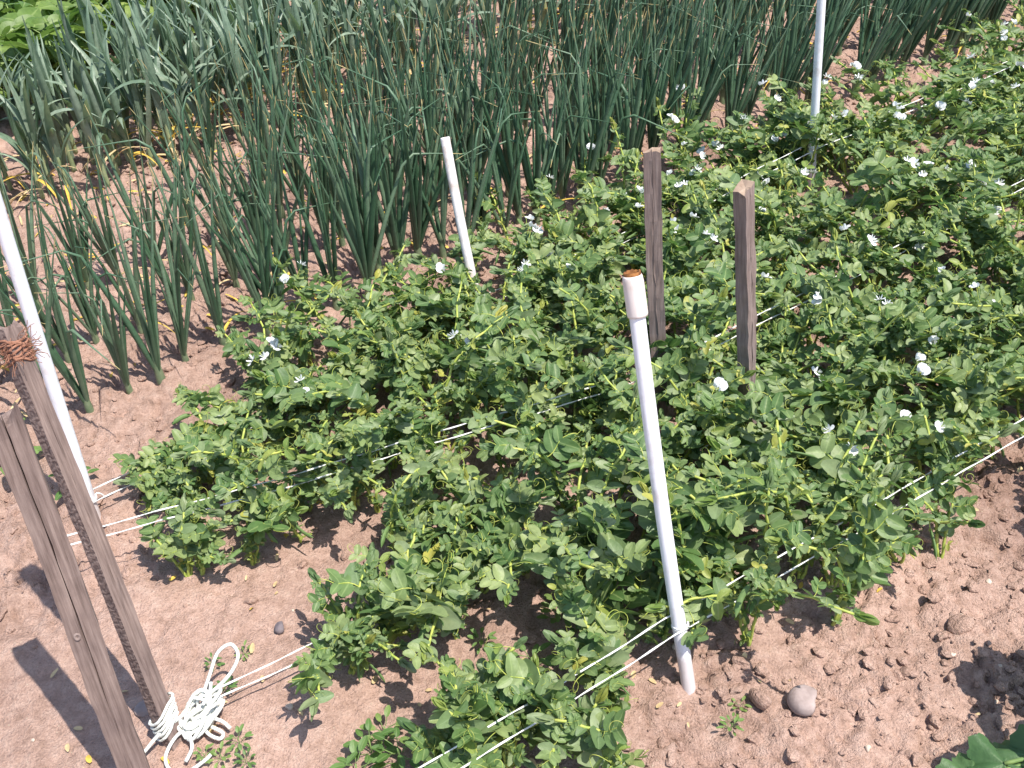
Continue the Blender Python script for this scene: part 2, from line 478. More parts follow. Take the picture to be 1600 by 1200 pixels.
# ------------------------------------------------------------------ poles, battens and stakes
def pole(name, label, base, top, rad, material, group=None, collar=False, deep=.08):
    b, t = Vector(base), Vector(top)
    d = (t - b).normalized()
    root = thing(name, label, 'pole', b, 0, group)
    L = (t - b).length
    rot = d.to_track_quat('Z', 'Y').to_matrix().to_4x4()
    def ring(mb, prof, sides=20, mi=0):
        P = [[Vector((r * math.cos(2 * math.pi * k / sides), r * math.sin(2 * math.pi * k / sides), z)) for k in range(sides)] for r, z in prof]
        mb.grid(P, [[(0, 0)] * sides for _ in prof], mi, closed=True)
    mb = MB()
    zt = L - (.004 if collar else 0)
    bow = .004
    prof = [(rad * .8, -deep), (rad, -deep + .005)] + [(rad, -deep + .01 + (zt + deep - .014) * k / 10) for k in range(11)]
    prof += [(rad * .93, zt), (rad * .80, zt), (rad * .78, zt - .03), (0.0004, zt - .05)]
    ring(mb, prof)
    mb.V = [Vector((v.x + bow * math.sin(max(0, v.z) / L * math.pi), v.y, v.z)) for v in mb.V]
    obj('pipe', mb.mesh('pipe', material), root, rot)
    if collar:
        c0 = L - .068
        mb = MB(); ring(mb, [(rad * 1.01, c0 - .001), (rad * 1.27, c0), (rad * 1.31, c0 + .004), (rad * 1.30, L - .012), (rad * 1.22, L - .004), (rad * 1.12, L - .001), (rad * .98, L - .002), (rad * .97, L - .03)], 24)
        co_ = obj('collar', mb.mesh('collar', M['pvc_coll']), root, rot)
        mb = MB(); rr = random.Random(3)
        ring(mb, [(rad * .96, L - .03), (rad * 1.10, L - .0005), (rad * 1.06, L + .0035), (rad * .88, L + .003), (rad * .78, L - .012), (rad * .72, L - .05), (.0004, L - .055)], 24)
        mb.V = [v + Vector((0, 0, rr.uniform(-.0015, .0015))) if v.z > L - .002 else v for v in mb.V]
        obj('rusty_rim', mb.mesh('rusty_rim', M['rust']), co_)
    return root
def P3(x, y, dz=0): return Vector((x, y, gz(x, y) + dz))

PIPE_B = P3(.276, 1.161); PIPE_T = Vector((.197, 1.38, .745))
pole('plastic_pole', 'white plastic pole with wider collar and rusty rim at its open top', PIPE_B, PIPE_T, .0128, M['pvc'], collar=True)
LP_B = P3(-.942, 1.713); LP_T = Vector((-.905, 1.79, 1.02))
pole('plastic_pole', 'clean white plastic pole standing behind the two weathered battens', LP_B, LP_T, .0132, M['pvc'])
WP_B = P3(-.064, 2.335); WP_T = Vector((-.124, 2.52, .488))
pole('plastic_pole', 'short stained white pole leaning among the onions and flowering peas', WP_B, WP_T, .0125, M['pvc_old'])
RP_B = P3(.994, 2.99); RP_T = Vector((.945, 3.02, .98))
pole('plastic_pole', 'tall thin white pole rising between the onions and flowering peas', RP_B, RP_T, .0125, M['pvc'])
EP_B = P3(1.112, 1.655); EP_T = Vector((1.19, 1.66, .9))
pole('plastic_pole', 'white plastic pole at the far end of the outer pea row', EP_B, EP_T, .0128, M['pvc'])

def batten(name, label, base, top, wx, wy, yaw, mats, sawn_side=None, notch=0., ragged=.02, seed=1, deep=.1, slant=0., rings=26, cat='stake', endmat=True, taper=0., jit=.0011):
    """a sawn wooden batten with uneven edges, an optional drying crack and a broken or sawn top"""
    b, t = Vector(base), Vector(top); L = (t - b).length
    root = thing(name, label, cat, b)
    z = (t - b).normalized()
    x = Vector((math.cos(yaw), math.sin(yaw), 0)); x = (x - z * x.dot(z)).normalized(); y = z.cross(x)
    rot = Matrix((x, y, z)).transposed().to_4x4()
    rr = random.Random(seed)
    hx, hy = wx / 2, wy / 2
    # cross-section: front (-y) face holds the crack
    cs = [(-hx, -hy), (-.35 * hx, -hy), (-.10 * hx, -hy), (-.05 * hx, -hy), (.0, -hy), (.45 * hx, -hy), (hx, -hy), (hx, 0), (hx, hy), (0, hy), (-hx, hy), (-hx, 0)]
    nc = len(cs); P = []
    topj = [rr.uniform(-ragged, ragged * .4) for _ in range(nc)]
    for i in range(rings + 1):
        f = i / rings; zz_ = -deep + (L + deep) * f
        row = []
        wob = .0015 * math.sin(f * 9 + seed)
        for k, (cx, cy) in enumerate(cs):
            j = jit
            zc = zz_ + (topj[k] + slant * cx if i == rings else 0)
            if i == rings - 1: zc = L - ragged - .012
            yy = cy
            if k == 3 and notch: yy += notch * max(0, (f - .28)) ** .6
            tp = 1 - taper * f
            row.append(Vector((cx * tp + wob + rr.uniform(-j, j), yy * tp + rr.uniform(-j, j), zc)))
        P.append(row)
    mb = MB(); mb.grid(P, [[(0, 0)] * nc for _ in P], 0, closed=True)
    fm = []
    for i in range(rings):
        for j in range(nc):
            side = 'L' if j in (10, 11) else 'R' if j in (6, 7) else 'F'
            fm.append(1 if side == sawn_side else 0)
    mb.M = fm
    e = rings * nc
    c = sum((mb.V[e + k] for k in range(nc)), Vector()) / nc - Vector((0, 0, ragged * .4))
    mb.V.append(c); mb.U.append((0, 0)); ci = len(mb.V) - 1
    for k in range(nc):
        mb.F.append((e + k, e + (k + 1) % nc, ci)); mb.M.append(2)
    obj('batten', mb.mesh('batten', mats, smooth=False), root, rot)
    return root, rot
WM = [M['wood'], M['wood_saw'], M['wood']]
# the two battens by the coiled cord
RB_B = P3(-.640, 1.118); RB_T = Vector((-.782, 1.40, .728))
rb, rb_rot = batten('wooden_batten', 'weathered batten with rough-sawn edge, orange twine on top and cord at its foot', RB_B, RB_T, .030, .028, R(60), WM, 'L', 0, .012, 3)
LB_B = P3(-.672, 1.022); LB_T = Vector((-.722, 1.19, .715))
lb, lb_rot = batten('wooden_batten', 'cracked grey batten with splintered top, standing beside the twine-topped batten', LB_B, LB_T, .046, .024, R(26), WM, None, .012, .028, 8)
kn = MB()                                                     # a knot and a bolt-like stub on the leaning batten
for zc, xx, r_ in ((.335, -.010, .006),):
    P = []; U = []
    for rr_, dz in ((r_, .000), (r_ * .8, .0022), (r_ * .5, .0012), (.0003, -.001)):
        P.append([Vector((xx + rr_ * math.cos(k * .785), -.0122 - dz, zc + rr_ * 1.25 * math.sin(k * .785))) for k in range(8)]); U.append([(0, 0)] * 8)
    kn.grid(P, U, 0, closed=True)
obj('knot', kn.mesh('knot', M['wood_brown']), lb, lb_rot)
SM_B = P3(.340, 1.885); SM_T = Vector((.306, 1.90, .705))
sm, sm_rot = batten('wooden_stake', 'flat brown wooden stake standing just behind the collared white pole', SM_B, SM_T, .034, .014, R(-4), [M['wood_brown'], M['wood_brown'], M['wood_end']], None, 0, .009, 11, jit=.0017)
SR_B = P3(.516, 1.745); SR_T = Vector((.458, 1.76, .684))
sr, sr_rot = batten('wooden_stake', 'square wooden stake with dark shaded side and pale slanted top amid peas', SR_B, SR_T, .027, .029, R(40), [M['wood_brown'], M['wood_brown'], M['wood_end']], None, 0, .005, 14, slant=.5, jit=.0016)

# ------------------------------------------------------------------ strings along the rows
def string(name, label, pts, rad=.00105, sag=.012, group='strings along the pea rows'):
    mb = MB()
    tot = sum((Vector(a) - Vector(b)).length for a, b in zip(pts[1:], pts))
    for strand in (0, 1):
        path = []
        dist = 0
        for a, b in zip(pts, pts[1:]):
            a, b = Vector(a), Vector(b); n = max(6, int((b - a).length / .02))
            for i in range(n + (b == Vector(pts[-1]))):
                f = i / n; p = a.lerp(b, f); p.z -= sag * 4 * f * (1 - f) - .0022 * math.sin(dist * 9 + f * 13 + strand * .2) - .0012 * math.sin(f * 47)
                ph = (dist + f * (b - a).length) * 260 + strand * math.pi
                p = p + Vector((-SU * math.cos(ph), CU * math.cos(ph), math.sin(ph))) * rad * .7
                path.append(p)
            dist += (b - a).length
        mb.tube(path, rad, 5)
    o = obj(name, mb.mesh(name, M['string']))
    return tag(o, label, 'string', group)
def onpole(b, t, z):
    f = (z - b.z) / (t.z - b.z); return b.lerp(t, f)
def near_n(p, du=0, dn=0, dz=0):
    return Vector((p.x + du * CU - dn * SU, p.y + du * SU + dn * CU, p.z + dz))
lp = onpole(LP_B, LP_T, .068); wp = onpole(WP_B, WP_T, .085); rp = onpole(RP_B, RP_T, .16)
end_u = un(4.6, 1.93)
for dn, dz, side in ((.0145, 0.004, 'onion'), (-.0145, -.006, 'bare soil')):
    string('row_string', 'thin white string along the pea row next to the onions, on the %s side' % side,
           [near_n(lp, 0, dn, dz), near_n(wp, 0, dn, dz), near_n(rp, 0, dn, dz), (end_u[0] - dn * SU, end_u[1] + dn * CU, .20)])
PG_B = P3(-.948, 1.515); PG_T = PG_B + Vector((-.005, .01, .15))
batten('wooden_peg', 'short weathered peg behind the two battens, holding a string', PG_B, PG_T, .022, .020, R(35), [M['wood'], M['wood'], M['wood_end']], None, 0, .004, 31, rings=8)
smt = onpole(SM_B, SM_T, .17); pgt = onpole(PG_B, PG_T, .12)
e2 = un(3.3, 1.46)
string('row_string', 'thin white string from the short peg to the flat brown stake, upper strand', [near_n(pgt, 0, .0105, .004), near_n(smt, 0, .010, .006), (e2[0], e2[1], .13)], sag=.008)
string('row_string', 'thin white string from the short peg to the flat brown stake, lower strand', [near_n(pgt, 0, -.0105, -.004), near_n(smt, 0, -.010, -.002), (e2[0], e2[1] - .02, .12)], sag=.012)
srt = onpole(SR_B, SR_T, .085)
COIL = Vector((-.592, 1.148, gz(-.592, 1.148)))
e3 = un(3.0, 1.13)
string('row_string', 'thin white string from the coiled cord to the square stake, upper strand', [COIL + Vector((.01, .012, .062)), near_n(srt, 0, .018, .012), (e3[0], e3[1], .12)], sag=.012)
string('row_string', 'thin white string from the coiled cord to the square stake, lower strand', [COIL + Vector((.01, .002, .052)), near_n(srt, 0, -.018, -.012), (e3[0], e3[1] - .03, .10)], sag=.020)
pt_ = onpole(PIPE_B, PIPE_T, .135); ept = onpole(EP_B, EP_T, .17)
s4 = un(-.35, .925)
string('row_string', 'thin white string passing in front of the collared pole', [(s4[0], s4[1] - .012, .10), near_n(pt_, 0, -.0150, 0), near_n(ept, 0, -.015, 0)], sag=.008)
string('row_string', 'thin white string passing behind the collared pole', [(s4[0], s4[1] + .03, .11), near_n(pt_, 0, .0155, .012), near_n(ept, 0, .015, .01)], sag=.010)
# knots round the poles and stakes
def knot_loop(name, label, b, t, z, rad, turns=2, flat=None, tail=.03):
    mb = MB(); path = []; c = onpole(b, t, z); ax = (t - b).normalized()
    x = ax.orthogonal().normalized(); y = ax.cross(x)
    for i in range(turns * 20 + 1):
        a = i / 20 * 2 * math.pi
        path.append(c + x * math.cos(a) * rad + y * math.sin(a) * rad + ax * (.0035 * a / (2 * math.pi) + .001 * math.sin(3 * a)))
    p = path[-1]
    for i in range(1, 6): path.append(p + (p - c).normalized() * .004 * i + Vector((0, 0, -.0012 * i * i)))
    mb.tube(path, .0018, 5)
    return tag(obj(name, mb.mesh(name, M['string'])), label, 'string', 'string knots on the poles')
knot_loop('string_knot', 'white string knotted round the pole behind the two battens', LP_B, LP_T, .062, .0146)
knot_loop('string_knot', 'white string knotted low round the collared pole', PIPE_B, PIPE_T, .128, .0144)
knot_loop('string_knot', 'white string knotted round the tall thin pole by the onions', RP_B, RP_T, .156, .0142, 3)
def square_loop(label, root_b, root_t, rot, z, hx, hy):
    mb = MB(); c = onpole(root_b, root_t, z)
    path = []
    for k in range(2):
        for sx, sy in ((-1, -1), (0, -1.05), (1, -1), (1.05, 0), (1, 1), (0, 1.05), (-1, 1), (-1.05, 0)):
            path.append(c + rot.to_3x3() @ Vector((sx * hx, sy * hy, .004 * k + .002 * sx)))
    path.append(path[0] + Vector((0, 0, .004)))
    p = c + rot.to_3x3() @ Vector((hx * 1.05, -hy * 1.3, -.004))
    path += [p, p + Vector((.006, -.004, -.02)), p + Vector((.002, -.006, -.04))]
    mb.tube(path, .0018, 5)
    return tag(obj('string_knot', mb.mesh('string_knot', M['string'])), label, 'string', 'string knots on the poles')
square_loop('white string tied round the flat brown stake', SM_B, SM_T, sm_rot, .167, .0192, .0092)

# ------------------------------------------------------------------ orange twine on the tall batten
tw = thing('orange_twine', 'frayed orange twine wound round the top of the twine-topped batten', 'twine', onpole(RB_B, RB_T, .685))
rr = random.Random(4)
mb = MB(); r3 = rb_rot.to_3x3()
for k in range(9):
    path = []
    zc = -.014 + k * .0042
    for a in range(25):
        an = a / 24 * 2 * math.pi
        cx, cy = math.cos(an), math.sin(an)
        s = 1 / max(abs(cx), abs(cy)) ** .8
        path.append(r3 @ Vector((cx * s * .0172, cy * s * .0162, zc + .004 * math.sin(an * 2 + k) + rr.uniform(-.0012, .0012))))
    mb.tube(path, .0023, 5)
obj('winding', mb.mesh('winding', M['twine']), tw)
mb = MB()
for k in range(100):
    an = rr.uniform(0, 6.28); cx, cy = math.cos(an), math.sin(an); s = 1 / max(abs(cx), abs(cy)) ** .8
    p = r3 @ Vector((cx * s * .0168, cy * s * .0158, rr.uniform(-.018, .028)))
    d = (r3 @ Vector((cx, cy, rr.uniform(-.5, .9)))).normalized()
    path = [p]
    for i in range(4):
        d = (d + Vector((rr.uniform(-.6, .6), rr.uniform(-.6, .6), rr.uniform(-.6, .4)))).normalized()
        path.append(path[-1] + d * rr.uniform(.004, .009))
    mb.tube(path, .0006, 3, cap=False)
f_ = obj('frayed_fibres', mb.mesh('frayed_fibres', M['twine']), tw); f_['kind'] = 'stuff'

# ------------------------------------------------------------------ coiled white cord at the foot of the batten
hank = thing('cord_hank', 'untidy hank of thin white cord bound to the foot of the twine-topped batten', 'cord', COIL)
rr = random.Random(12)
def smooth_path(pts, n=8):
    pts = [Vector(p) for p in pts]; out = []
    for i in range(len(pts) - 1):
        p0 = pts[max(i - 1, 0)]; p1 = pts[i]; p2 = pts[i + 1]; p3 = pts[min(i + 2, len(pts) - 1)]
        for k in range(n):
            t = k / n
            out.append(.5 * ((2 * p1) + (p2 - p0) * t + (2 * p0 - 5 * p1 + 4 * p2 - p3) * t * t + (3 * p1 - p0 - 3 * p2 + p3) * t ** 3))
    out.append(pts[-1]); return out
CR = .0033
bb = RB_B - COIL
mb = MB()                                                    # turns round the batten
for k in range(5):
    path = []
    for a in range(21):
        an = a / 20 * 2 * math.pi
        cx, cy = math.cos(an), math.sin(an); s = 1 / max(abs(cx), abs(cy)) ** .75
        path.append(bb + r3 @ Vector((cx * s * (.0195 + .0008 * k), cy * s * (.0185 + .0008 * k), .030 + k * .0085 + .018 * math.cos(an + .5) + rr.uniform(-.001, .001))))
    mb.tube(path, CR * .85, 6)
obj('binding', mb.mesh('binding', M['rope']), hank)
mb = MB()                                                    # the folded hank itself
for k in range(17):
    c = Vector((rr.uniform(-.006, .012), rr.uniform(-.012, .010), .030 + rr.uniform(-.014, .018)))
    ax = Vector((.55, .40, .60)) + Vector((rr.uniform(-.55, .55), rr.uniform(-.55, .55), rr.uniform(-.45, .3))); ax.normalize()
    bx = ax.cross(Vector((rr.uniform(-.3, .3), .3, 1))).normalized()
    a_, b_ = rr.uniform(.024, .046), rr.uniform(.010, .024)
    path = [c + ax * a_ * math.cos(i / 24 * 6.283) + bx * b_ * math.sin(i / 24 * 6.283) + ax.cross(bx) * .005 * math.sin(i / 24 * 12.566 + k) + rv(.0008) for i in range(25)]
    mb.tube(path, CR, 6)
obj('folded_coils', mb.mesh('folded_coils', M['rope']), hank)
mb = MB()
path = [Vector((.004 + .004 * k / 20 + .022 * math.cos(k * .63), -.006 + .020 * math.sin(k * .63) * .7, .028 + .016 * math.sin(k * .63 + 1))) for k in range(26)]
mb.tube(path, CR, 6); obj('waist_wrap', mb.mesh('waist_wrap', M['rope']), hank)
for nm, pts in (('loose_loop', [(.005, .01, .05), (.020, .045, .075), (.032, .078, .092), (.055, .090, .098), (.068, .072, .085), (.052, .045, .068), (.02, .018, .055)]),
                ('loose_loop', [(-.005, -.02, .02), (-.035, -.035, .018), (-.050, -.070, .010), (-.034, -.100, .010), (-.004, -.102, .010), (.020, -.086, .012), (.030, -.076, .014)]),
                ('loose_loop', [(.004, -.015, .022), (.018, -.035, .016), (.040, -.046, .014), (.044, -.036, .016), (.024, -.026, .022)]),
                ('cord_end', [(.01, .0, .05), (.022, .016, .062), (.026, .026, .078)]),
                ('cord_end', [(.015, -.01, .03), (.040, -.016, .022), (.056, -.028, .016)]),
                ('cord_end', [(-.02, .0, .035), (-.060, -.035, .030), (-.085, -.062, .018), (-.098, -.072, .012)]),
                ('cord_end', [(-.012, -.04, .02), (-.006, -.06, .013), (-.012, -.085, .012)])):
    mb = MB(); pts = [Vector(p) + Vector((0, 0, .004)) for p in pts]
    mb.tube(smooth_path(pts), CR, 6); obj(nm, mb.mesh(nm, M['rope']), hank)

# ------------------------------------------------------------------ stones
def stone(label, x, y, s, m, rot=0, k=0, sink=.3, name='stone', grp=None):
    bm = bmesh.new(); bmesh.ops.create_icosphere(bm, subdivisions=3, radius=1)
    rr = random.Random(500 + k); ph = [Vector((rr.uniform(-1, 1), rr.uniform(-1, 1), rr.uniform(-1, 1))).normalized() for _ in range(7)]
    for v in bm.verts:
        c = v.co.copy(); f = 1.
        for a in ph:
            d = c.dot(a) - .6
            if d > 0: f -= d * .6
        v.co = Vector((c.x * s[0], c.y * s[1], c.z * s[2])) * f
    me = bpy.data.meshes.new(name); bm.to_mesh(me); bm.free(); me.materials.append(m)
    me.polygons.foreach_set('use_smooth', [True] * len(me.polygons))
    o = obj(name, me); o.location = (x, y, gz(x, y) + s[2] * (1 - 2 * sink)); o.rotation_euler = (rr.uniform(-.2, .2), rr.uniform(-.2, .2), rot)
    return tag(o, label, 'stone', grp)
stone('rounded grey stone, the larger of two lying by the collared pole', .471, 1.108, (.030, .032, .022), M['stone'], .3, 1, .2)
stone('narrow upright grey-pink stone beside the rounded grey one', .397, 1.120, (.015, .026, .020), M['clod'], .6, 2, .25)
stone('small dark rounded pebble on smooth bare soil between the pea rows', -.486, 1.36, (.012, .014, .011), M['stone_dark'], 0, 3, .1, 'pebble')
stone('flat pinkish stone half buried between the two battens', -.705, 1.195, (.024, .018, .012), M['stone'], .5, 4, .4)
stone('rounded pinkish stone on rough soil near the first onions', -.80, 1.985, (.024, .02, .013), M['stone'], .2, 5, .35)
stone('blocky soil-coloured stone on the open ground beside the outer pea row', .800, 1.250, (.030, .022, .016), M['clod'], .5, 6, .25)
stone('lumpy soil-coloured stone at the edge of the outer pea row', .812, 1.475, (.024, .016, .014), M['clod'], 2.4, 7, .2)
rr = random.Random(77); k = 0
while k < 46:
    u, n = rr.uniform(-.2, 2.0), rr.uniform(.38, 1.75)
    x, y = un(u, n)
    if not in_view(x, y, 0, .01, .0): continue
    s = rr.uniform(.0035, .0075)
    stone('tiny pale pebble lying on the bare soil', x, y, (s * rr.uniform(.8, 1.3), s, s * .7), M['stone_pale'], rr.uniform(0, 3), 20 + k, .15, 'pebble', 'tiny pale pebbles')
    k += 1

# ------------------------------------------------------------------ pea plants
oval = lambda t: max(.30, math.sin(math.pi * (.06 + .88 * t) ** .85) ** .62)
ovate = lambda t: max(.02, (math.sin(math.pi * min(1, t ** .55)) ** .8))
cord = lambda t: [.66, .98, 1.0, .90, .66, .26][min(5, int(round(t * 5)))]
PEA_LEAF = []; STIP = []; OLD_LEAF = []; YOUNG = []
ZV = Vector((0, 0, 1))
def pea_leaf_mesh(k, m, small=False):
    """petiole, two or three pairs of oval leaflets and a curled tendril; unit: 0.1 = 10 cm"""
    mb = MB(); rr = random.Random(k)
    L = rr.uniform(.055, .075)
    pts = [Vector((0.004 * math.sin(i), L * i / 5, .012 * math.sin(i / 5 * 1.6))) for i in range(6)]
    mb.tube(pts, [.0016, .0015, .0014, .0013, .0012, .001], 4, 1, False)
    for j, f in enumerate((.42, .95) if not small else (.7,)):
        p = pts[int(f * 5)]
        for sx in (-1, 1):
            d = Vector((sx * rr.uniform(.75, 1), rr.uniform(.25, .7), rr.uniform(-.1, .45)))
            nrm = Vector((-sx * rr.uniform(0, .5), rr.uniform(-.3, .1), 1))
            Lf = rr.uniform(.040, .054) * (1 - .12 * j)
            mb.blade(p, d, nrm, Lf, Lf * rr.uniform(.56, .70), oval, rr.uniform(-.2, .7), rr.uniform(.15, .5), 6, 0, wav=rr.uniform(0, .12))
    tp = [pts[-1]]; d = Vector((rr.uniform(-.3, .3), 1, .5)).normalized(); ax = Vector((rr.uniform(-1, 1), .2, rr.uniform(-1, 1))).normalized()
    for i in range(13):
        d = Matrix.Rotation(.12 + .07 * i * rr.uniform(.4, 1.1), 3, ax) @ d
        tp.append(tp[-1] + d * .0065)
    mb.tube(tp, [.0012 * (1 - .5 * i / 13) for i in range(14)], 3, 1, False)
    return mb.mesh('leaf', [m, M['pea_stem']])
for k in range(8): PEA_LEAF.append(pea_leaf_mesh(k, M['pea']))
for k in range(4): OLD_LEAF.append(pea_leaf_mesh(30 + k, M['pea_old'], True))
for k in range(6):
    rr = random.Random(60 + k); mb = MB()
    mb.blade(Vector((0, -.008, 0)), Vector((0, 1, .08)), ZV, .060, rr.uniform(.036, .045), cord, rr.uniform(-.1, .6), rr.uniform(.1, .4), 6, 0, asym=rr.choice((-.18, .18)), wav=rr.uniform(.02, .12))
    STIP.append(mb.mesh('stipule', [M['stip'], M['pea_stem']]))
for k in range(3):                                            # tight young shoot tip
    rr = random.Random(90 + k); mb = MB()
    for i in range(5):
        a = i * 2.4; d = Vector((math.cos(a) * .45, math.sin(a) * .45, 1))
        mb.blade(Vector((0, 0, .002 * i)), d, Vector((-math.cos(a), -math.sin(a), .3)), rr.uniform(.018, .030), .014, oval, -.5, .5, 5, 0)
    YOUNG.append(mb.mesh('shoot_tip', [M['pea_old'] if k == 0 else M['stip'], M['pea_stem']]))
POD = []
for k in range(4):
    rr = random.Random(120 + k); mb = MB(); P = []; U = []; L = rr.uniform(.060, .080)
    for i in range(11):
        t = i / 10; hw = .0074 * (min(1, math.sin(math.pi * min(1, max(.0, t * 1.02))) * 1.9 + .05)) * (1 if k % 2 else .8)
        th = hw * (.42 + (.22 * abs(math.sin(t * 16)) if k % 2 else .05))
        c = Vector((.006 * math.sin(t * 3), L * t, 0))
        P.append([c + Vector((hw * math.cos(a * .785), 0, th * math.sin(a * .785))) for a in range(8)]); U.append([(0, t)] * 8)
    mb.grid(P, U, 0, True)
    mb.tube([(0, -.018, .004), (0, -.008, .001), (0, .002, 0)], .0013, 4, 1, False)
    for a in range(4):
        mb.blade(Vector((0, .0, 0)), Vector((math.cos(a * 1.57) * .8, .8, math.sin(a * 1.57) * .8)), Vector((math.cos(a * 1.57), 0, math.sin(a * 1.57))), .009, .004, oval, 0, 0, 4, 1)
    POD.append(mb.mesh('pod', [M['pod'], M['pea_stem']]))
FLOWER = []
for k in range(3):
    rr = random.Random(150 + k); mb = MB()
    mb.tube([(0, -.055, -.004), (0, -.035, .0), (0, -.012, 0), (0, 0, 0)], [.0013, .0012, .0011, .0018], 4, 1, False)
    rd = lambda t: .5 if t < .1 else max(.22, (1 - ((t - .5) / .56) ** 2) ** .5)
    for sx in (-1, 1):                                        # standard petal, two halves bent back
        mb.blade(Vector((sx * .001, 0, 0)), Vector((sx * .42, .55, .85)), Vector((-sx * .25, 1, -.4)), .021, .024, rd, .5, .2, 6, 0, wav=.08)
        mb.blade(Vector((sx * .0015, .002, -.001)), Vector((sx * .25, 1, .1)), Vector((sx, 0, .2)), .016, .014, rd, -.3, .5, 5, 0)
    mb.blade(Vector((0, .001, -.002)), Vector((0, 1, -.15)), Vector((1, 0, 0)), .012, .008, rd, 0, .4, 5, 0)
    for a in range(5):
        d = Vector((math.cos(a * 1.256) * .7, .8, math.sin(a * 1.256) * .7))
        mb.blade(Vector((0, -.003, 0)), d, Vector((d.x, 0, d.z)), .009, .004, oval, 0, 0, 4, 1)
    FLOWER.append(mb.mesh('flower', [M['petal'], M['pea_stem']]))

def pea_plant(x, y, height, lean, flop, nflow, npod, vig, label, group, seed):
    rr = random.Random(seed)
    root = thing('pea_plant', label, 'pea plant', (x, y, gz(x, y)), 0, group)
    pea_stem(root, rr, height, lean, flop, nflow, npod, vig)
    for _ in range(2 if rr.random() < .8 else 1):
        a = rr.uniform(0, 6.28); k = rr.uniform(.3, .6)
        sp = math.hypot(*flop) * .9; f2 = (flop[0] * .5 + math.cos(a) * sp * 1.15, flop[1] * .5 + math.sin(a) * sp * 1.15)
        pea_stem(root, rr, height * rr.uniform(.6, .95), (f2[0] * k, f2[1] * k), f2, 0, npod and 1, vig * rr.uniform(.8, 1))
    return root
def pea_stem(root, rr, height, lean, flop, nflow, npod, vig):
    d = (Vector((lean[0], lean[1], 1))).normalized()
    p = Vector((0, 0, -.012)); nodes = []; path = [p.copy()]
    nn = rr.randint(10, 14); wob = rr.uniform(0, 6.28)
    step = (.07 + height * 1.25) / nn * rr.uniform(.9, 1.35)
    fl = Vector((flop[0], flop[1], 0))
    for i in range(nn):
        t = i / (nn - 1)
        over = (p.z - height * .8) / (height * .5)
        d = d + fl * (.10 + .18 * t) + Vector((math.cos(wob + i * 2.6), math.sin(wob + i * 2.6), 0)) * .28 + Vector((0, 0, .12 if over < 0 else -.38 * min(1.4, over)))
        d += Vector((rr.uniform(-.16, .16), rr.uniform(-.16, .16), rr.uniform(-.12, .14)))
        if i > nn - 3: d.z += .35
        d.normalize()
        for k in range(2):
            p = p + d * step * .5
            if p.z < .02 and i > 1: p.z = .02
            path.append(p.copy())
        if p.z > .012: nodes.append((p.copy(), d.copy(), t))
    mb = MB(); n_ = len(path)
    mb.tube(path, [(.0033 - .0010 * i / n_) * (.9 + .25 * vig) for i in range(n_)], 5, 0, True)
    obj('stem', mb.mesh('stem', M['pea_stem']), root)
    az = rr.uniform(0, 6.28); fnodes = list(range(len(nodes) - 2, 2, -1))
    fl_at = set(fnodes[1:1 + nflow]); pod_at = set(rr.sample(fnodes[2:], min(npod, len(fnodes[2:])))) if len(fnodes) > 2 else set()
    for i, (q, t_, t) in enumerate(nodes):
        az += math.pi + rr.uniform(-.55, .55)
        o_ = Vector((math.cos(az), math.sin(az), 0)); sd_ = Vector((-math.sin(az), math.cos(az), 0))
        prof = (.34 + .46 * min(1, t * 2.0)) * (1 if t < .82 else .72)
        s = prof * vig * rr.choice((.45, .52, .58, .64, .70, .78, .88, 1.0, 1.3))
        old = (t < .22 and rr.random() < .75) or rr.random() < .12
        up = Vector((rr.uniform(-.8, .8), rr.uniform(-.8, .8), rr.uniform(.5, 1)))
        ld = o_ * 1.0 + ZV * rr.uniform(.0, .7) + Vector((rr.uniform(-.2, .2), rr.uniform(-.2, .2), 0))
        lm = rr.choice(OLD_LEAF) if old else rr.choice(PEA_LEAF)
        obj('leaf', lm, root, place(q, ld, up - o_ * .2, s))
        if not old or rr.random() < .4:
            for sx in (-1, 1):
                sdn = sd_ * sx * rr.uniform(.7, 1.0) + o_ * rr.uniform(-.15, .45) + t_ * rr.uniform(.15, .7)
                obj('stipule', rr.choice(STIP), root, place(q + sd_ * sx * .003, sdn, up + o_ * rr.uniform(.0, .8), s * rr.uniform(.85, 1.1)))
        if i in fl_at:
            for k in range(rr.choice((1, 1, 2))):
                fd = (o_ * .5 + ZV * rr.uniform(.6, 1.1) + Vector((rr.uniform(-.4, .4), rr.uniform(-.4, .4), 0))).normalized()
                sf = rr.uniform(.68, .95)
                face = Vector((rr.uniform(-.6, .6), rr.uniform(-1, .3), .6))
                obj('flower', rr.choice(FLOWER), root, place(q + fd * .062 * sf, fd, face, sf))
        if i in pod_at:
            pd = (o_ * .7 + ZV * rr.uniform(-1.1, .1) + Vector((rr.uniform(-.5, .5), rr.uniform(-.5, .5), 0))).normalized()
            obj('pod', rr.choice(POD), root, place(q + pd * .016, pd, Vector((rr.uniform(-1, 1), rr.uniform(-1, 1), .3)), rr.uniform(.65, .95)))
    obj('shoot_tip', rr.choice(YOUNG), root, place(path[-1], d.orthogonal(), d, rr.uniform(.8, 1.3)))

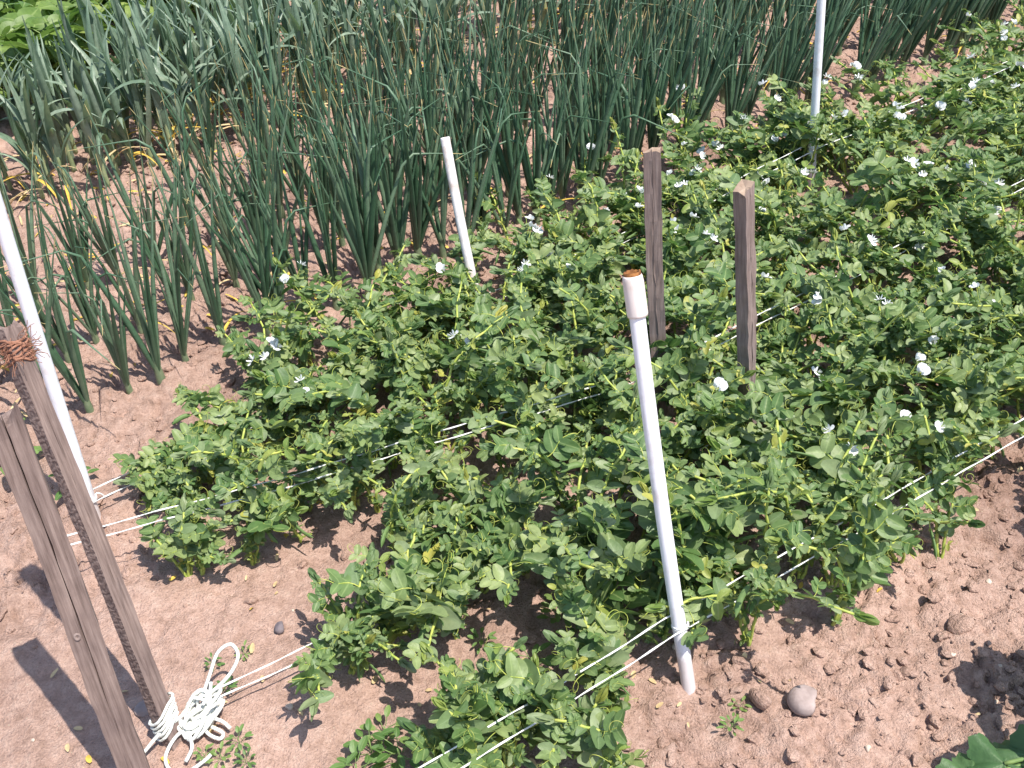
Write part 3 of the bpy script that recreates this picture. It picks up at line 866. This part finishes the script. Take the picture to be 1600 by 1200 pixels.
ROWTXT = {0: 'in the outer row edging the open stony soil', 1: 'in the row strung from the cord hank',
          2: 'in the row behind the smooth bare strip', 3: 'in the row next to the onions', 4: 'sprawling over the gap behind the cord-hank row', 5: 'sprawling over the gap behind the outer row', 6: 'straying among the onion bases'}
NEAR = ((PIPE_B, 'the collared white pole'), (SM_B, 'the flat brown stake'), (SR_B, 'the square stake'), (WP_B, 'the short stained pole'), (RP_B, 'the tall thin white pole'))
rr = random.Random(21); npea = 0; nrow = {}
for ri, (rn, ustart, uend) in enumerate(zip(PEA_ROWS + (1.45, 1.06, 2.12), (.40, .34, .23, .27, .62, 1.0, .62), (2.15, 2.75, 3.4, 4.3, 3.0, 2.4, 2.9))):
    u = ustart
    while u < uend:
        n = rn + rr.gauss(0, .035 + .04 * min(1, max(0, u - ustart))) + (rr.uniform(0, .07) * max(0, min(1, u - 1.6)) if ri == 3 else 0)
        x, y = un(u + rr.uniform(-.015, .015), n)
        f = min(1, (u - ustart) / .7) if ri < 4 else 1
        f = max(0, f)
        far = max(0, u - 2.0)
        u += rr.uniform(.029, .050) * (2.3 if ri > 3 else 1) * (1.0 + .12 * far)
        if not in_view(x, y, 0, .3, .10): continue
        hgt = (.085 + .095 * f - (.03 if ri == 3 else .05 if ri in (4, 5) else .04 if ri == 6 and u < 1.8 else 0) + (.015 * min(1, max(0, u - 2.2)) if ri in (3, 6) else 0)) * rr.uniform(.75, 1.3)
        if ri == 0 and .77 < u < .95 and n < 1.0: continue
        side = rr.choice((-1, 1)) * rr.uniform(.1, .9); al = rr.uniform(-.7, .5)
        if ri == 0 and n < .93: side = abs(side) if rr.random() < .6 or u < 1.0 else side * .5
        if ri == 1 and u < .5: side = -abs(side) * .6
        if ri == 2 and u < .55: side = abs(side) * .6
        kf = .75 + .35 * f + .35 * min(1, max(0, u - .9)); side *= kf; al *= kf; al = abs(al) if u < ustart + .22 else al
        lean = un(al * .5, side * .6); flop = un(al, side)
        fl = 0
        pf = .06 + (.50 if ri in (3, 6) and u > 1.7 else .12 if ri == 3 else 0) + (.14 if u > 1.2 else 0)
        if rr.random() < pf: fl = rr.choice((1, 1, 2))
        npd = rr.choice((0, 1, 1, 2, 3, 4)) if f > .3 else rr.choice((0, 0, 1, 2))
        kind = 'white-flowered pea plant ' if fl else 'pea plant hung with green pods ' if npd else 'plain leafy pea plant '
        lab = kind + ROWTXT[ri]
        for q_, txt in NEAR:
            if math.hypot(x - q_.x, y - q_.y) < .085: lab = kind + 'growing at the foot of ' + txt
        nrow[ri] = nrow.get(ri, -1) + 1
        if nrow[ri] < 5 and ri < 3: lab = '%s pea plant from the batten end %s' % (('first', 'second', 'third', 'fourth', 'fifth')[nrow[ri]], ROWTXT[ri])
        pea_plant(x, y, hgt, lean, flop, fl, npd, rr.uniform(.68, 1.0) * (.85 + .15 * f) * (1.25 if ri < 2 and .5 < u < 1.0 else 1), lab, 'pea plants ' + ROWTXT[ri], 1000 + npea)
        npea += 1
print('pea plants', npea)

# ------------------------------------------------------------------ onions
ON_LEAF = []; ON_BENT = []
def onion_leaf(k, bent):
    rr = random.Random(200 + k); mb = MB()
    L = .52; n = 13; p = Vector((0, 0, 0)); d = Vector((.0, 0, 1)); path = []; rad = []
    kink = rr.uniform(.45, .75)
    for i in range(n + 1):
        t = i / n; path.append(p.copy())
        rad.append(.0060 * (.62 + .5 * math.sin(math.pi * min(1, t * 1.1 + .12))) * (1 - t ** 2.2) + .0006)
        a = rr.uniform(.0, .022)
        if bent and kink < t < kink + .16: a = rr.uniform(.55, .8)
        d = Matrix.Rotation(a, 3, 'Y') @ d
        d = (d + Vector((0, rr.uniform(-.02, .02), 0))).normalized()
        p = p + d * L / n
    mb.tube(path, rad, 8, 0, False, .5)
    return mb.mesh('leaf', M['onion'])
for k in range(9): ON_LEAF.append(onion_leaf(k, False))
for k in range(4): ON_BENT.append(onion_leaf(20 + k, True))
mbn = MB(); mbn.tube([(0, 0, -.02), (0, 0, 0), (0, 0, .015), (0, 0, .035), (0, 0, .07), (0, 0, .085)], [.009, .0115, .0110, .0095, .0080, .005], 10)
NECK = mbn.mesh('neck', M['onion_neck'])
def dry_leaf_mesh(k, m):
    rr = random.Random(260 + k); mb = MB()
    mb.blade(Vector((0, 0, 0)), Vector((0, 1, .5)), ZV, rr.uniform(.09, .16), .010, lambda t: max(.05, 1 - t ** 1.5), rr.uniform(.6, 1.6), .6, 8, 0)
    return mb.mesh('withered_leaf', m)
DRY = [dry_leaf_mesh(k, M['dry'] if k % 2 else M['straw']) for k in range(6)]
def onion_plant(x, y, sc, lean, nleaf, label, group, seed):
    rr = random.Random(seed)
    root = thing('onion_plant', label, 'onion', (x, y, gz(x, y)), rr.uniform(0, 6.28), group)
    inv = Matrix.Rotation(-root.rotation_euler.z, 3, 'Z')
    lean = inv @ Vector((lean[0], lean[1], 0))
    obj('neck', NECK, root, Matrix.Diagonal((sc, sc, sc, 1)))
    for i in range(nleaf):
        a = i * 2.4 + rr.uniform(-.5, .5); tilt = rr.uniform(.02, .22) if i > 1 else rr.uniform(.08, .34)
        dz = Vector((math.cos(a) * math.sin(tilt), math.sin(a) * math.sin(tilt), math.cos(tilt))) + lean
        dz.normalize()
        x_ = Vector((math.cos(a), math.sin(a), 0)); x_ = (x_ - dz * x_.dot(dz)).normalized(); y_ = dz.cross(x_)
        s = sc * rr.uniform(.72, 1.08)
        m = Matrix((x_ * s * rr.uniform(.8, 1.25), y_ * s * rr.uniform(.8, 1.25), dz * s)).transposed().to_4x4()
        m.translation = Vector((math.cos(a) * .004, math.sin(a) * .004, .035 * sc))
        obj('leaf', rr.choice(ON_BENT) if rr.random() < .15 else rr.choice(ON_LEAF), root, m)
    if label.startswith('yellowing'):
        a = rr.uniform(0, 6.28)
        obj('withered_leaf', rr.choice(DRY), root, place(Vector((math.cos(a) * .01, math.sin(a) * .01, .03)), Vector((math.cos(a), math.sin(a), .2)), ZV, rr.uniform(.6, 1.1)))
ONTXT = ['onion plant with dark blue-green tube leaves in the row next to the peas', 'onion plant with upright tube leaves in the second row from the peas',
         'onion plant with upright tube leaves in the third row from the peas', 'onion plant with tube leaves in the row next to the garlic']
rr = random.Random(33); non = 0
for ri, (rn, u0_, u1_, st) in enumerate(((2.40, .16, 4.9, .064), (2.66, .02, 5.0, .066), (2.95, .30, 5.0, .072), (3.26, 1.0, 5.2, .080))):
    u = u0_
    while u < u1_:
        x, y = un(u + rr.uniform(-.02, .02), rn + rr.gauss(0, .028))
        dens = 1.45 if u < 1.0 else 1.0
        u += st * rr.uniform(.7, 1.35) * dens
        if not in_view(x, y, 0, .5, .08): continue
        wind = .04 + .16 * max(0, min(1, (u - 1.6) / 1.6))
        onion_plant(x, y, rr.uniform(.80, 1.18), (wind + rr.gauss(0, .05), rr.gauss(0, .05)), rr.randint(6, 10), ('yellowing ' if rr.random() < .5 else '') + ONTXT[ri], 'onions, row %s' % ('next to the peas', 'second from the peas', 'third from the peas', 'next to the garlic')[ri], 3000 + non)
        non += 1
print('onions', non)

# ------------------------------------------------------------------ garlic (flat, arching leaves)
GA = []
for k in range(10):
    rr = random.Random(300 + k); mb = MB()
    mb.blade(Vector((0, 0, 0)), Vector((0, .35, 1)), Vector((0, -1, .35)), rr.uniform(.34, .46), rr.uniform(.030, .042), lambda t: max(.04, (1 - t ** 2.4) * (.75 + .25 * math.sin(3 * t))), [-.3, -.6, -1.0, -1.6, -2.3][k % 5] * rr.uniform(.8, 1.1), .55, 12, 0)
    GA.append(mb.mesh('leaf', M['garlic']))
mbn = MB(); mbn.tube([(0, 0, -.01), (0, 0, .02), (0, 0, .08), (0, 0, .17), (0, 0, .22)], [.010, .010, .0085, .0075, .004], 8)
GSTEM = mbn.mesh('stem', M['garlic_stem'])
def garlic_plant(x, y, sc, label, group, seed):
    rr = random.Random(seed)
    root = thing('garlic_plant', label, 'garlic', (x, y, gz(x, y)), rr.uniform(0, 6.28), group)
    obj('stem', GSTEM, root, Matrix.Diagonal((sc, sc, sc, 1)))
    for i in range(rr.randint(6, 8)):
        a = i * math.pi + rr.uniform(-.7, .7); s = sc * rr.uniform(.8, 1.1)
        m = Matrix.Rotation(a, 4, 'Z') @ Matrix.Rotation(rr.uniform(-.1, .3), 4, 'X') @ Matrix.Diagonal((s * rr.uniform(.85, 1.2), s, s, 1))
        m.translation = (0, 0, (.05 + .022 * i) * sc)
        obj('leaf', rr.choice(GA), root, m)
    for k in range(rr.randint(1, 3)):
        a = rr.uniform(0, 6.28)
        obj('withered_leaf', rr.choice(DRY), root, place(Vector((math.cos(a) * .007, math.sin(a) * .007, rr.uniform(.03, .08))), Vector((math.cos(a), math.sin(a), rr.uniform(-.3, .6))), ZV, rr.uniform(.8, 1.5)))
GT = ('row next to the onions', 'second row behind the onions', 'third row behind the onions', 'fourth row behind the onions', 'farthest row from the onions')
rr = random.Random(44); nga = 0
for ri, (rn, u0_, u1_) in enumerate(((3.64, .0, 5.0), (3.82, .0, 5.0), (4.02, .55, 5.0), (4.25, 1.0, 5.0), (4.55, 1.4, 5.2))):
    u = u0_
    while u < u1_:
        x, y = un(u + rr.uniform(-.03, .03), rn + rr.gauss(0, .035))
        u += .066 * rr.uniform(.7, 1.35) * (1 if u < 2.0 else 1.7)
        if not in_view(x, y, 0, .45, .06): continue
        garlic_plant(x, y, rr.uniform(.78, 1.05), 'garlic plant with flat arching leaves and yellowed lower leaves, %s' % GT[ri], 'garlic plants, ' + GT[ri], 5000 + nga)
        nga += 1
print('garlic', nga)

# ------------------------------------------------------------------ bean plants in the far corner
BL = []
for k in range(6):
    rr = random.Random(400 + k); mb = MB()
    mb.tube([(0, 0, 0), (0, .03, .015), (0, .06, .02)], .0022, 4, 1, False)
    heart = lambda t: [.55, .92, 1.0, .86, .62, .34, .03][min(6, int(round(t * 6)))]
    for d in (Vector((0, 1, -.1)), Vector((-1, .25, .0)), Vector((1, .25, .0))):
        mb.blade(Vector((0, .055, .02)) + d * .012, d, Vector((rr.uniform(-.3, .3), -.2, 1)), rr.uniform(.075, .10), rr.uniform(.062, .08), heart, rr.uniform(.2, .9), rr.uniform(-.15, .2), 7, 0, wav=.08)
    BL.append(mb.mesh('leaf', [M['bean'], M['stem_green']]))
rr = random.Random(55); nb = 0
for i in range(190):
    u, n = rr.uniform(-.1, 2.8), rr.uniform(4.15, 6.4)
    if n < 4.15 + max(0, u - .5) * .5: continue
    x, y = un(u, n)
    if not in_view(x, y, 0, .35, .06): continue
    root = thing('bean_plant', 'low bean plant with broad yellow-green leaves beyond the garlic', 'bean plant', (x, y, gz(x, y)), rr.uniform(0, 6.28), 'bean plants beyond the garlic')
    mb = MB(); mb.tube([(0, 0, -.02), (.005, .003, .1), (0, .01, .30)], [.005, .004, .003], 6); obj('stem', mb.mesh('stem', M['stem_green']), root)
    for k in range(rr.randint(11, 15)):
        a = k * 2.4; z = rr.uniform(.08, .32); e = rr.uniform(.1, .8)
        r_ = rr.uniform(.01, .07)
        obj('leaf', rr.choice(BL), root, place(Vector((math.cos(a) * r_, math.sin(a) * r_, z)), Vector((math.cos(a), math.sin(a), e)), Vector((rr.uniform(-.4, .4), rr.uniform(-.4, .4), 1)), rr.uniform(.75, 1.25)))
    nb += 1
print('beans', nb)

# ------------------------------------------------------------------ broad-leaved plant at the edge of the open soil
def lobed_leaf(k, R_=.09):
    rr = random.Random(450 + k); V = [Vector((0, 0, 0))]; U = [(.5, 0)]; F = []
    n = 56
    for ring in (.4, .75, 1.0):
        for i in range(n):
            a = -math.pi * .93 + 2 * math.pi * .93 * i / (n - 1)
            lob = .66 + .30 * abs(math.cos(a * 2.5)) ** .8 + .06 * math.cos(a * 17 + k) + .12 * math.cos(a)
            r_ = R_ * (lob * ring + (1 - ring) * .1)
            z = .012 * math.sin(a * 5 + k) * ring + .02 * ring * ring * math.cos(2 * a) - .02 * ring ** 2
            V.append(Vector((math.sin(a) * r_, math.cos(a) * r_, z + rr.uniform(-.002, .002)))); U.append((.5 + (.5 * abs(math.sin(a * 2.5))) * ring, ring))
    for i in range(n - 1):
        F.append((0, 1 + i, 2 + i))
        for q_ in range(2):
            b = 1 + q_ * n; F.append((b + i, b + n + i, b + n + i + 1, b + i + 1))
    return mesh_from('leaf', V, F, M['gourd'], U)
LOB = [lobed_leaf(k) for k in range(4)]
gx, gy = .90, .92
root = thing('squash_plant', 'squash plant with lobed green leaves at the edge of the stony soil', 'squash plant', (gx, gy, gz(gx, gy)))
for i, (lx, ly, lz, s, dx, dy) in enumerate(((.675, .905, .06, .55, -1, .5), (.725, .915, .08, .62, -.5, .8), (.775, .915, .085, .62, .1, .9), (.70, .84, .10, .8, -1, -.3), (.90, 1.06, .22, .95, .1, 1), (.985, 1.03, .24, 1.0, .7, .6), (.86, .93, .24, 1.0, -.4, -.8), (1.0, .93, .2, .95, 1, -.2))):
    q = Vector((lx - gx, ly - gy, lz))
    obj('leaf', LOB[i % 4], root, place(q, Vector((dx, dy, -.05)), Vector((.15 * (i % 3 - 1), -.2, 1)), s))
    mb = MB(); mid = q * .5 + Vector((0, 0, .05)); mb.tube(smooth_path([Vector((0, 0, 0)), mid, q], 5), .0035, 6)
    obj('stalk', mb.mesh('stalk', M['stem_green']), root)

# ------------------------------------------------------------------ little weeds
WEED = []
for k in range(5):
    rr = random.Random(480 + k); mb = MB()
    for i in range(rr.randint(7, 12)):
        a = i * 2.4; d = Vector((math.cos(a), math.sin(a), rr.uniform(.2, 1.1)))
        b = Vector((math.cos(a) * .006, math.sin(a) * .006, .002 + .003 * i))
        st = b + d.normalized() * rr.uniform(.008, .02)
        mb.tube([b, st], .0008, 3, 1, False)
        mb.blade(st, d + Vector((0, 0, -.2)), ZV, rr.uniform(.014, .026), rr.uniform(.008, .013), oval, .4, .2, 5, 0)
    mb.tube([(0, 0, -.01), (0, 0, .03)], .0014, 4, 1)
    WEED.append(mb.mesh('weed', [M['weed'], M['stem_green']]))
rr = random.Random(66)
spots = [(-.575, 1.075, .55), (-.545, 1.07, .6), (-.52, 1.10, .6), (-.50, 1.06, .55), (-.565, 1.215, .6), (-.60, 1.28, .5), (-.545, 1.30, .5), (-.29, 1.075, 1.2), (-.265, 1.10, 1.2), (-.24, 1.055, 1.3), (-.31, 1.03, 1.2),
         (.335, 1.07, .6), (.36, 1.12, .55), (-1.02, 1.83, 1.5), (-1.22, 1.93, 2.2)]
for i in range(26):
    u, n = rr.uniform(.55, 1.6), rr.choice((1.04, 1.08, 1.43)) + rr.gauss(0, .035)
    spots.append((*un(u, n), rr.uniform(.5, 1.2)))
for x, y, s in spots:
    o = obj('weed', rr.choice(WEED)); o.location = (x, y, gz(x, y)); o.scale = (s, s, s); o.rotation_euler = (0, 0, rr.uniform(0, 6.28))
    tag(o, 'tiny green weed seedling sprouting from the soil', 'weed', 'weed seedlings between the rows')

# ------------------------------------------------------------------ yellowed leaf scraps on the ground
mb = MB(); rr = random.Random(70)
for i in range(900):
    zone = rr.random()
    if zone < .72: u, n = rr.uniform(0, 4.6), rr.uniform(2.45, 3.9)
    elif zone < .86: u, n = rr.uniform(.2, 2.4), rr.choice(PEA_ROWS) + rr.gauss(0, .1)
    else: u, n = rr.uniform(-.1, 1.9), rr.uniform(.45, 1.7)
    x, y = un(u, n)
    if not in_view(x, y, 0, .05, .03): continue
    a = rr.uniform(0, 6.28); near = n < 2
    L = rr.uniform(.008, .022) if near else rr.uniform(.02, .075)
    mb.blade(Vector((x, y, gz(x, y) + .006)), Vector((math.cos(a), math.sin(a), rr.uniform(-.05, .25))), Vector((rr.uniform(-.5, .5), rr.uniform(-.5, .5), 1)), L, L * .5 if near else rr.uniform(.006, .011), oval, rr.uniform(-.3, .8), .3, 5, 1 if near and rr.random() < .7 else rr.choice((0, 0, 1)))
o = obj('leaf_litter', mb.mesh('leaf_litter', [M['dry'], M['straw']])); o['kind'] = 'stuff'
o['label'] = 'yellow and straw-coloured scraps of dead leaf on the soil'; o['category'] = 'leaf litter'
print('objects', len(bpy.data.objects))
